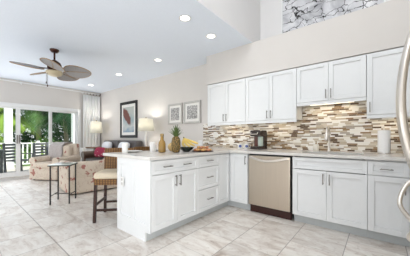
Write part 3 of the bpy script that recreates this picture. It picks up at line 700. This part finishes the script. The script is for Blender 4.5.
# tray with pastries
t = tag(MB().lathe([(.12, 0), (.15, .003), (.17, .014), (.165, .016), (.14, .008), (.0, .007)], 36, cap=False).build('serving_tray', M['tray'], smooth=True, loc=(-1.999, 2.42, CT)), 'round brown serving tray of pastries on the peninsula', 'tray')
pk = 0
names = []
for ring, n, z in ((.105, 8, .0), (.05, 5, .0), (.06, 4, .036)):
    for k in range(n):
        a = 2*PI*k/n + ring*7
        berry = pk % 3 == 1
        cx, cy = -1.999+ring*math.cos(a), 2.42+ring*math.sin(a)
        where = {.105: 'outer ring', .05: 'inner ring', .06: 'top layer'}[ring]
        o = MB().blob((0, 0, 0), .03, .024, .018, .9, 14, 8).build('pastry', M['pastry2'] if berry else M['pastry'], smooth=True, loc=(cx, cy, CT+.026+z), rotz=a+.6)
        tag(o, ('reddish berry pastry' if berry else 'golden baked pastry')+' on the brown tray, in its '+where, 'pastry', ('berry' if berry else 'golden')+' pastries, '+where); pk += 1
# wall plates
t = thing('light_switch', 'white light switch plate on the wall left of the tile', 'switch', (-3.21, YB, 1.0))
MB().box(-.055, .055, -.007, 0, -.058, .058).build('plate', M['white_trim'], t, bevel=.003)
for s in (-.025, .025): MB().box(s-.014, s+.014, -.011, -.006, -.03, .03).build('rocker', M['ceramic'], t, bevel=.002)
t = thing('power_outlet', 'white power outlet with a plug on the peninsula end panel', 'outlet', (-2.40, YE, .59))
MB().box(-.035, .035, -.006, 0, -.057, .057).build('plate', M['ceramic'], t, bevel=.003)
for s in (-.024, .024): MB().box(-.015, .015, -.009, -.005, s-.014, s+.014).build('socket', M['framesilver'], t, bevel=.003)

# ------------------------------------------------------------------ pictures
def picture(lab, x0, x1, z0, z1, fw_, fm, mw, am, dep=.035, y=YB, matm=None, group=None):
    cx = (x0+x1)/2; hw = (x1-x0)/2; H = z1-z0
    t = thing('framed_picture', lab, 'picture', (cx, y, z0), 0, group)
    MB().box(-hw, -hw+fw_, -dep, 0, 0, H).box(hw-fw_, hw, -dep, 0, 0, H).box(-hw+fw_, hw-fw_, -dep, 0, 0, fw_).box(-hw+fw_, hw-fw_, -dep, 0, H-fw_, H).build('frame', fm, t, bevel=.004)
    if mw: MB().box(-hw+fw_, hw-fw_, -dep*.5, 0, fw_, H-fw_).build('mat_board', matm or M['matboard'], t)
    MB().box(-hw+fw_+mw, hw-fw_-mw, -dep*.5-.004, -.002, fw_+mw, H-fw_-mw).build('print', am, t)
picture('large watercolour with a rust shape in a black frame above the sofa', -6.66, -5.70, 1.12, 2.27, .085, M['frameblack'], .09, M['wash_art'])
picture('square grey sketch in a silver frame, left of the pair', -4.294, -3.777, 1.46, 1.985, .045, M['framesilver'], .06, M['sketch1'], group='pair of square sketches')
picture('square grey sketch in a silver frame, right of the pair by the cabinets', -3.72, -3.18, 1.465, 1.99, .045, M['framesilver'], .06, M['sketch2'], group='pair of square sketches')
picture('large silver abstract canvas with black veins high above the cabinets', -1.32, .075, 2.86, 3.95, .02, M['white_trim'], 0, M['silver_art'], .045, YB-.012)

# ------------------------------------------------------------------ ceiling things
for i, (x, y, lab) in enumerate(((-2.105, 2.162, 'recessed ceiling light closest to the kitchen void'), (-2.144, 2.812, 'recessed ceiling light nearest the soffit over the peninsula'), (-3.691, 2.961, 'recessed ceiling light above the two square sketches'),
                       (-5.335, 2.99, 'recessed ceiling light above the right end of the sofa'), (-7.081, 3.025, 'recessed ceiling light nearest the curtain'))):
    t = thing('recessed_light', lab, 'ceiling light', (x, y, ZC), 0, 'recessed ceiling lights')
    MB().lathe([(.062, -.001), (.085, -.001), (.088, -.006), (.08, -.009), (.062, -.004)], 28, cap=False).build('trim_ring', M['white_trim'], t, smooth=True)
    MB().lathe([(.0625, -.0015), (.0625, -.004), (.0, -.0045)], 24, cap=False).build('diffuser', M['lamp_on'], t)
    light('downlight', 'SPOT', (0, 0, -.02), 14, (1, .95, .88), (0, 0, 0), t, spot_size=math.radians(118), spot_blend=.8, shadow_soft_size=.06)
# fan
FXc, FYc = -4.79, 1.38
t = thing('ceiling_fan', 'ceiling fan with five leaf-shaped blades and a bronze motor', 'fan', (FXc, FYc, ZC))
MB().lathe([(.075, 0), (.075, -.02), (.055, -.05), (.03, -.06)], 24).build('canopy', M['bronze'], t, smooth=True)
MB().tube([(0, 0, -.05), (0, 0, -.25)], .016, 12).build('downrod', M['bronze'], t, smooth=True)
MB().lathe([(.03, -.2), (.06, -.22), (.1, -.25), (.115, -.29), (.115, -.36), (.095, -.395), (.06, -.41)], 28).build('motor_housing', M['bronze'], t, smooth=True)
MB().lathe([(.1, -.412), (.135, -.418), (.14, -.435), (.115, -.48), (.06, -.505), (.01, -.51)], 28).build('light_bowl', M['opal'], t, smooth=True)
for px, L in ((.03, .2), (-.04, .13)):
    ch = MB().tube([(px, -.1, -.39), (px, -.115, -.41), (px, -.118, -.49-L)], .003, 6).build('pull_chain', M['bronze'], t)
    MB().lathe([(.004, 0), (.009, -.01), (.009, -.035), (.004, -.04)], 10, (px, -.118, -.49-L)).build('chain_knob', M['bronze'], ch, smooth=True)
yaw = math.radians(38.93)
for k in range(5):
    a = yaw + math.radians(229 + 72*k)
    n = 26; bm = bmesh.new(); top, bot, outl = [], [], []
    for j in range(n):
        # leaf outline
        th = 2*PI*j/n; lx = .40+.235*math.cos(th); ly = .185*math.sin(th)*(1-.22*math.cos(th))
        outl.append((lx, ly))
    tilt = math.radians(-21); zoff = -.4
    mt_ = Matrix.Rotation(a, 4, 'Z') @ Matrix.Translation((0, 0, zoff)) @ Matrix.Rotation(tilt, 4, 'X')
    T = lambda x, y, z: mt_ @ Vector((x, y, z))
    g = MB(); ct = g.bm.verts.new(T(.40, 0, .018)); cb_ = g.bm.verts.new(T(.40, 0, .01))
    vt = [g.bm.verts.new(T(x, y, .004)) for x, y in outl]; vb = [g.bm.verts.new(T(x, y, -.004)) for x, y in outl]
    for j in range(n):
        j2 = (j+1) % n; g.bm.faces.new((ct, vt[j], vt[j2])); g.bm.faces.new((cb_, vb[j2], vb[j])); g.bm.faces.new((vt[j], vb[j], vb[j2], vt[j2]))
    bl = g.build('blade', M['fanleaf'], t, smooth=True)
    MB().tube([T(x, y, 0) for x, y in outl+outl[:1]], .0075, 8, caps=False).tube([T(.17, 0, .0), T(.40, 0, .004), T(.63, 0, 0)], .006, 8).build('rim', M['fanrim'], bl, smooth=True)
    MB().obar(Matrix.Rotation(a, 4, 'Z') @ Vector((.09, 0, -.378)), T(.24, 0, .006), .035, .012).build('blade_iron', M['bronze'], bl)
# curtain rod and curtain
t = thing('curtain_rod', 'white curtain rod along the top of the sliding-door wall', 'curtain rod', (XL+.1, 1.4, 2.715))
MB().tube([(0, -2.6, 0), (0, 2.36, 0)], .014, 12).build('rod', M['white_trim'], t, smooth=True)
MB().blob((0, 2.37, 0), .022, .022, .022).build('finial', M['bronze'], t, smooth=True)
for y in (-2.0, .1, 1.78): MB().box(-.1, .02, y-.012, y+.012, -.02, .02).box(-.012, .012, y-.012, y+.012, -.055, -.01).build('bracket', M['white_trim'], t, bevel=.003)
t = thing('curtain', 'long white curtain gathered at the right of the sliding doors', 'curtain', (XL+.1, 3.47, 0))
g = MB(); n = 90; rows = [0.02, .6, 1.2, 1.8, 2.4, 2.64]; pv = None
for zz in rows:
    cur = []
    for j in range(n+1):
        q = j/n; amp = .028*(.75+.25*zz/2.6); cur.append(g.bm.verts.new((amp*math.sin(q*2*PI*5.5), -.29+.58*q, zz)))
    if pv:
        for j in range(n): g.bm.faces.new((pv[j], pv[j+1], cur[j+1], cur[j]))
    pv = cur
cu = g.build('drape', M['curtain'], t, smooth=True)
sm = cu.modifiers.new('thickness', 'SOLIDIFY'); sm.thickness = .004
for j in range(6):
    y = -.27+.54*j/5
    ring = MB().tube([(.0+.024*math.cos(a), y, 2.703+.024*math.sin(a)-.01) for a in [2*PI*k/14 for k in range(15)]], .004, 6, caps=False).build('ring', M['bronze'], t, smooth=True)
    MB().box(-.004, .004, y-.008, y+.008, 2.63, 2.67).build('clip', M['gold'], ring)

# ------------------------------------------------------------------ bar stools
def stool(lab, cx, cy, rz):
    t = thing('bar_stool', lab, 'bar stool', (cx, cy, 0), rz, 'wicker bar stools')
    h = .195
    for sx in (-1, 1):
        for sy in (-1, 1):
            MB().obar((sx*(h+.012), sy*(h+.012), 0), (sx*h, sy*h, .5), .036, .036, (0, 1, 0)).build('leg', M['darkwood'], t, bevel=.003)
    for z, pr_ in ((.16, ((-1,-1,1,-1), (-1,1,1,1))), (.23, ((-1,-1,-1,1), (1,-1,1,1)))):
        for a, b_, c_, d_ in pr_: MB().obar((a*h, b_*h, z), (c_*h, d_*h, z), .02, .03).build('stretcher', M['darkwood'], t)
    MB().rbox(-.215, .215, -.215, .215, .49, .57, .012).build('seat_frame', M['wicker'], t)
    MB().rbox(-.222, .222, -.224, .205, .567, .655, .035).build('seat_cushion', M['cushion'], t, smooth=True)
    # woven backrest, gently curved
    g = MB(); pv = None
    for j in range(13):
        q = j/12*2-1; x = q*.225; yb = .205+.03*(1-q*q); zt_ = .955+.006*(1-q*q)
        cur = [g.bm.verts.new(p) for p in ((x, yb, .53), (x, yb+.03, .53), (x, yb+.075, zt_), (x, yb+.045, zt_))]
        if pv:
            for k in range(4): g.bm.faces.new((pv[k], pv[(k+1) % 4], cur[(k+1) % 4], cur[k]))
        else: g.bm.faces.new(cur[::-1])
        pv = cur
    g.bm.faces.new(pv); g.build('backrest', M['wicker'], t, smooth=True)
# local -y is the sitting direction
stool('wicker bar stool turned at an angle beside the counter end', -2.905, 1.575, math.radians(46))
stool('wicker bar stool squared to the counter, behind the angled one', -2.97, 2.30, math.radians(90))

# ------------------------------------------------------------------ living room
# iron side table
t = thing('side_table', 'black iron side table with a glass top on four thin legs', 'side table', (-4.30, 1.375, 0), math.radians(54))
a_, b_ = .14, .165
for sx in (-1, 1):
    for sy in (-1, 1): MB().box(sx*a_-.009, sx*a_+.009, sy*b_-.009, sy*b_+.009, 0, .648).build('leg', M['blackmetal'], t)
MB().box(-a_-.025, a_+.025, -b_-.025, b_+.025, .656, .668).build('glass_top', M['tableglass'], t, bevel=.002)
A_, B_ = a_+.03, b_+.03
MB().box(-A_, A_, -B_, -B_+.012, .64, .655).box(-A_, A_, B_-.012, B_, .64, .655).box(-A_, -A_+.012, -B_, B_, .64, .655).box(A_-.012, A_, -B_, B_, .64, .655).build('top_frame', M['blackmetal'], t)
MB().obar((-a_, 0, .14), (a_, 0, .14), .01, .012).obar((-a_, -b_, .14), (-a_, b_, .14), .01, .012).obar((a_, -b_, .14), (a_, b_, .14), .01, .012).build('stretcher', M['blackmetal'], t)

def armchair(name, lab, cat, loc, rz, W, D, back, arm=.6):
    """faces local -y; upholstered with box cushion, rolled arms"""
    t = thing(name, lab, cat, loc, rz); hw = W/2; hd = D/2
    MB().rbox(-hw+.02, hw-.02, -hd+.02, hd-.03, .025, .33, .02).build('base', M['floral'], t, smooth=True)
    for sx in (-1, 1):
        for sy in (-1, 1): MB().lathe([(.022, 0), (.03, .035)], 12, (sx*(hw-.1), sy*(hd-.1), 0)).build('foot', M['darkwood'], t)
    MB().rbox(-hw+.15, hw-.15, -hd-.01, hd-.22, .325, .47, .045).build('seat_cushion', M['floral'], t, smooth=True)
    for s in (-1, 1):
        x = s*(hw-.085); MB().rbox(x-.075, x+.075, -hd+.05, hd-.08, .3, arm-.06, .03).tube([(x, -hd+.04, arm-.09), (x, hd-.1, arm-.07)], .095, 16).build('arm', M['floral'], t, smooth=True)
    g = MB().rbox(-hw+.06, hw-.06, hd-.2, hd-.02, .3, back, .06); g.build('backrest', M['floral'], t, smooth=True)
    return t
ch = armchair('armchair', 'floral armchair with a taupe throw by the sliding doors', 'armchair', (-7.02, 2.085, 0), math.radians(30), .86, .94, .95)
# loose back cushion and throw
MB().rbox(-.28, .28, .1, .3, .45, .9, .07).build('back_cushion', M['floral'], ch, smooth=True)
def drape(x0, x1, prof, th=.012):
    g = MB(); pv = None; n = 12
    for j in range(n+1):
        x = x0+(x1-x0)*j/n; wv = .008*math.sin(j*1.7)
        cur = [g.bm.verts.new((x, y+wv, z+wv)) for y, z in prof]
        if pv:
            for k in range(len(prof)-1): g.bm.faces.new((pv[k], pv[k+1], cur[k+1], cur[k]))
        pv = cur
    return g
th = drape(-.33, .1, [(.04, .49), (.075, .62), (.085, .8), (.1, .9), (.19, .965), (.3, .975), (.44, .97), (.48, .87), (.485, .6)]).build('throw_blanket', M['throw'], smooth=True)
th.location = ch.location; th.rotation_euler.z = ch.rotation_euler.z
tag(th, 'taupe throw blanket draped over the back of the floral armchair', 'blanket'); s_ = th.modifiers.new('thickness', 'SOLIDIFY'); s_.thickness = .016; s_.offset = 1
armchair('loveseat', 'low floral loveseat with its back to the kitchen, beside the iron table', 'loveseat', (-4.97, 2.13, 0), math.radians(-97), 1.1, .95, .64, .62)

# leather sofa along the back wall
t = thing('leather_sofa', 'grey-brown leather sofa along the wall under the large picture', 'sofa', (-6.27, 3.28, 0)); hw = 1.02
MB().rbox(-hw+.05, hw-.05, -.42, .42, .06, .36, .03).build('base', M['leather'], t, smooth=True)
for s in (-1, 1):
    for q in (-1, 1): MB().box(s*(hw-.12)-.03, s*(hw-.12)+.03, q*.34-.03, q*.34+.03, 0, .07).build('foot', M['darkwood'], t)
    x = s*(hw-.11); MB().rbox(x-.09, x+.09, -.46, .4, .1, .56, .03).tube([(x, -.47, .58), (x, .36, .60)], .115, 16).build('arm', M['armleather'], t, smooth=True)
    MB().rbox(min(0, s*(hw-.22))+.004, max(0, s*(hw-.22))-.004, -.44, .2, .35, .49, .045).build('seat_cushion', M['leather'], t, smooth=True)
    MB().rbox(min(0, s*(hw-.04))+.004, max(0, s*(hw-.04))-.004, .2, .45, .36, 1.04, .07).build('back_cushion', M['leather'], t, smooth=True)
def pillow(lab, loc, sz, rz, lean, m, group=None, band=None):
    t = thing('throw_pillow', lab, 'pillow', loc, rz, group)
    mx = Matrix.Rotation(lean, 4, 'X')
    o = MB().blob((0, 0, 0), sz, .075, sz*.8, .55, 24, 12, mx).build('cushion', m, t, smooth=True)
    if band:
        g = MB().blob((0, 0, 0), sz*.97, .079, sz*.42, .55, 24, 12, mx @ Matrix.Translation((0, 0, -sz*.3))); g.build('printed_band', band, t, smooth=True)
pillow('white and navy pillow at the left of the leather sofa', (-6.75, 3.36, .80), .25, 0, -.25, M['pillowwhite'], 'white and navy pillows', M['navy'])
pillow('white and navy pillow at the right of the leather sofa', (-5.75, 3.36, .80), .25, 0, -.25, M['pillowwhite'], 'white and navy pillows', M['navy'])
pillow('red printed pillow leaning at the left arm of the leather sofa', (-6.55, 3.08, .68), .19, math.radians(30), -.3, M['floral_pink'])

def lamp(lab, loc, r0, r1, zs0, zs1, base_m, e):
    t = thing('table_lamp', lab, 'lamp', loc, 0, 'table lamps')
    H = zs0-loc[2]
    MB().lathe([(.075, 0), (.08, .012), (.05, .02), (.028, .04), (.03, H*.35), (.05, H*.55), (.04, H*.75), (.015, H*.85), (.012, H+.1)], 24).build('base', base_m, t, smooth=True)
    hs = zs1-zs0
    s = MB().lathe([(r0, H), (r1, H+hs)], 32, cap=False).build('shade', M['shade'], t, smooth=True)
    s_ = s.modifiers.new('thickness', 'SOLIDIFY'); s_.thickness = .003
    MB().lathe([(.006, H+hs), (.006, H+hs+.015), (.014, H+hs+.025), (.012, H+hs+.045), (.0, H+hs+.05)], 12, cap=False).tube([(0, 0, H+.09), (0, 0, H+hs+.01)], .004, 6).obar((-r1, 0, H+hs-.004), (r1, 0, H+hs-.004), .004, .004).build('finial', M['gold'], t, smooth=True)
    MB().blob((0, 0, H+.14), .03, .03, .045).build('bulb', M['lamp_on'], t, smooth=True)
    light('bulb_glow', 'POINT', (0, 0, H+hs*.72), e, (1, .96, .9), (0, 0, 0), t, shadow_soft_size=.05)
def end_table(lab, x0, x1, y0, y1, z):
    t = thing('end_table', lab, 'end table', ((x0+x1)/2, (y0+y1)/2, 0)); w, d = (x1-x0)/2, (y1-y0)/2
    MB().box(-w, w, -d, d, z-.035, z).build('tabletop', M['brownwood'], t, bevel=.006)
    MB().box(-w+.03, w-.03, -d+.03, d-.03, z-.2, z-.036).build('apron', M['framesilver'], t)
    MB().box(-w+.06, w-.06, -d+.012, -d+.029, z-.185, z-.055).build('drawer', M['white_trim'], t, bevel=.003)
    for sx in (-1, 1):
        for sy in (-1, 1): MB().box(sx*(w-.04)-.022, sx*(w-.04)+.022, sy*(d-.04)-.022, sy*(d-.04)+.022, 0, z-.201).build('leg', M['brownwood'], t)
    MB().box(-w+.05, w-.05, -d+.05, d-.05, .18, .2).build('shelf', M['brownwood'], t)
end_table('brown-topped end table in the corner by the curtain', -7.92, -7.35, 3.2, 3.74, .80)
lamp('lit table lamp in the corner beside the curtain', (-7.64, 3.44, .80), .195, .165, 1.285, 1.68, M['ceramic'], 8.5)
end_table('brown-topped end table right of the leather sofa', -5.10, -4.5, 3.2, 3.74, .80)
lamp('lit table lamp right of the large framed picture', (-4.81, 3.46, .80), .215, .175, 1.30, 1.62, M['ceramic'], 8.5)
t = thing('air_purifier', 'small white appliance with a grey panel in front of the curtain', 'appliance', (-7.78, 2.98, 0), math.radians(40))
MB().rbox(-.12, .12, -.1, .1, .01, .78, .025).build('case', M['white_trim'], t, smooth=True)
MB().box(-.05, .05, -.103, -.099, .42, .66).build('panel', M['throw'], t)
MB().box(-.1, .1, -.08, .08, 0, .012).build('foot', M['black'], t)

# ------------------------------------------------------------------ outside
struct(MB().box(-11.2, XL-.15, -7, 8, -.16, -.03).build('deck', M['deck']))
struct(MB().box(-40, -11.2, -25, 25, -.5, -.3).build('lawn', M['lawn']))
def railing(lab, p, q):
    t = thing('railing', lab, 'railing', (0, 0, 0)); p, q = Vector(p), Vector(q)
    MB().obar(p+Vector((0,0,.9)), q+Vector((0,0,.9)), .08, .05).build('top_rail', M['white_trim'], t)
    MB().obar(p+Vector((0,0,.08)), q+Vector((0,0,.08)), .05, .05).build('bottom_rail', M['white_trim'], t)
    n = int((q-p).length/.14)
    for k in range(n):
        c_ = p.lerp(q, (k+.5)/n); MB().box(c_.x-.02, c_.x+.02, c_.y-.02, c_.y+.02, .1, .88).build('baluster', M['white_trim'], t)
    for k in range(3):
        c_ = p.lerp(q, k/2); MB().box(c_.x-.05, c_.x+.05, c_.y-.05, c_.y+.05, -.03, 1.0).build('post', M['white_trim'], t)
railing('white deck railing with square balusters in front of the garden', (-11.05, -1.2, 0), (-11.05, 6.4, 0))
for y, lab, x in ((1.62, 'white porch column at the left behind the dining chairs', -10.7), (3.87, 'white porch column behind the right sliding door', -10.7)):
    t = thing('porch_column', lab, 'column', (x, y, -.03), 0, 'porch columns')
    MB().box(-.11, .11, -.11, .11, .2, 3.2).build('shaft', M['white_trim'], t); MB().box(-.15, .15, -.15, .15, 0, .2).build('plinth', M['white_trim'], t, bevel=.01)
struct(MB().box(-10.85, -10.55, -7, 8, 3.17, 3.4).build('porch_beam', M['white_trim']))
# outdoor table and chairs
t = thing('outdoor_table', 'dark grey outdoor dining table at the left of the deck', 'table', (-9.75, .6, -.03))
MB().box(-.5, .5, -.85, .75, .72, .76).build('tabletop', M['greychair'], t, bevel=.006)
for sx in (-1, 1):
    for y in (-.75, .65): MB().box(sx*.42-.035, sx*.42+.035, y-.035, y+.035, 0, .72).build('leg', M['greychair'], t)
def deckchair(lab, loc, rz):
    t = thing('deck_chair', lab, 'chair', loc, rz, 'grey outdoor chairs')
    for sx in (-1, 1):
        MB().obar((sx*.24, -.22, 0), (sx*.24, -.22, .62), .045, .045).build('leg', M['greychair'], t)
        MB().obar((sx*.24, .22, 0), (sx*.24, .3, .98), .045, .045).build('leg', M['greychair'], t)
        MB().obar((sx*.24, -.26, .64), (sx*.24, .27, .64), .06, .03).build('armrest', M['greychair'], t)
    MB().box(-.23, .23, -.24, .24, .42, .46).build('seat', M['greychair'], t)
    for k in range(5): MB().obar((-.22, .245+.014*k+.005, .53+.1*k), (.22, .245+.014*k+.005, .53+.1*k), .014, .065).build('slat', M['greychair'], t)
    return t
deckchair('grey slatted outdoor chair behind the glass at the far left', (-8.8, 1.6, -.03), math.radians(118))
deckchair('grey slatted outdoor chair just right of the door handles', (-9.05, 2.4, -.03), math.radians(118))
deckchair('grey slatted outdoor chair turned sideways near the railing', (-9.7, 2.95, -.03), math.radians(200))
deckchair('grey slatted outdoor chair behind the right sliding door', (-9.2, 4.02, -.03), math.radians(205))
# garden
def leafball(name, lab, c, rx, ry, rz, n, size, m, cat='shrub', group=None, trunk=True):
    t = thing(name, lab, cat, (c[0], c[1], -.3), 0, group); g = MB(); cz = c[2]+.3
    for k in range(n):
        u, v, w_ = rnd.gauss(0, 1), rnd.gauss(0, 1), rnd.gauss(0, 1); L = math.sqrt(u*u+v*v+w_*w_)+1e-6; q = rnd.uniform(.6, 1)
        p = Vector((rx*u/L*q, ry*v/L*q, cz+rz*w_/L*q)); a = Vector((rnd.uniform(-1, 1), rnd.uniform(-1, 1), rnd.uniform(-1, .3))).normalized(); b = a.orthogonal().normalized()
        s_ = size*rnd.uniform(.6, 1.3)
        vs = [g.bm.verts.new(p+x) for x in (-a*s_, b*s_*.3, a*s_, -b*s_*.3)]; g.bm.faces.new(vs)
    g.build('foliage', m, t)
    if trunk: MB().tube([(0, 0, 0), (.05, .03, cz)], [.06, .03], 8).build('trunk', M['trunk'], t)
def palm(lab, c, h, n, L, m, droop=1.0):
    t = thing('palm_tree', lab, 'palm tree', (c[0], c[1], -.3), 0, 'garden palms')
    MB().tube([(.08*math.sin(k*.6), .06*math.sin(k*.4), h*k/8) for k in range(9)], [.15-.008*k for k in range(9)], 10).build('trunk', M['trunk'], t, smooth=True)
    for i in range(n):
        a = 2*PI*i/n*1.0+rnd.uniform(-.2, .2); el = rnd.uniform(-.1, 1.1); LL = L*rnd.uniform(.8, 1.1); g = MB(); pts = []
        for j in range(15):
            q = j/14; r = LL*q*math.cos(el*(1-.2*q)); z = LL*(q*math.sin(el)-droop*.75*q*q); pts.append(Vector((math.cos(a)*r, math.sin(a)*r, h+z)))
        sd = Vector((-math.sin(a), math.cos(a), 0))
        for j in range(1, 14):
            d_ = (pts[j+1]-pts[j-1]).normalized()
            for s in (-1, 1):
                for e_ in (0, .5):
                    p = pts[j].lerp(pts[j+1], e_); ll = L*.34*math.sin(PI*(.12+.82*j/15))
                    tip = p+sd*s*ll*.72+d_*ll*.45+Vector((0, 0, -ll*.5)); wv = d_*.034
                    g.bm.faces.new([g.bm.verts.new(x) for x in (p-wv, p+wv, tip)])
        g.tube(pts, [.02-.001*k for k in range(15)], 5).build('frond', m, t)
palm('tall palm with broad drooping fronds behind the middle of the doors', (-14, 3.25, 0), 3.1, 26, 1.9, M['leafA'])
palm('palm with bright fronds behind the left sliding door', (-14.2, 2.0, 0), 2.6, 18, 1.5, M['leafC'])
palm('dark palm behind the right sliding door', (-13.6, 4.4, 0), 2.7, 24, 1.6, M['leafB'])
palm('tall pale palm far behind the white column', (-18, 4.2, 0), 4.2, 18, 2.6, M['leafA'])
palm('low fan of palm fronds just beyond the railing', (-12.6, 3.5, 0), .9, 16, 1.2, M['leafC'], .8)
palm('leaning palm at the far right of the garden', (-16, 8.0, 0), 3.4, 18, 2.4, M['leafA'])
leafball('shrub', 'bright green shrub beyond the left of the railing', (-12.6, 1.3, .5), .9, .9, .9, 900, .11, M['leafC'])
leafball('shrub', 'dense dark shrub beyond the right of the railing', (-12.6, 6.3, .9), 1.1, 1.1, 1.3, 1400, .13, M['leafB'])
leafball('shrub', 'mid green shrub between the two palms', (-13.0, 3.4, .4), .8, .9, .8, 800, .11, M['leafA'])
for y, lab, m, zz in ((0, 'broad tree at the left end of the garden backdrop', 'leafA', 1.9), (5.2, 'broad dark tree behind the tall palm', 'leafB', 1.6), (9.2, 'broad green tree in the middle of the garden backdrop', 'leafA', 2.0), (13, 'broad dark tree at the right end of the garden backdrop', 'leafB', 2.2)):
    leafball('garden_tree', lab, (-20, y, zz), 2.0, 2.1, 2.0, 1500, .24, M[m], 'tree', 'trees behind the palms')
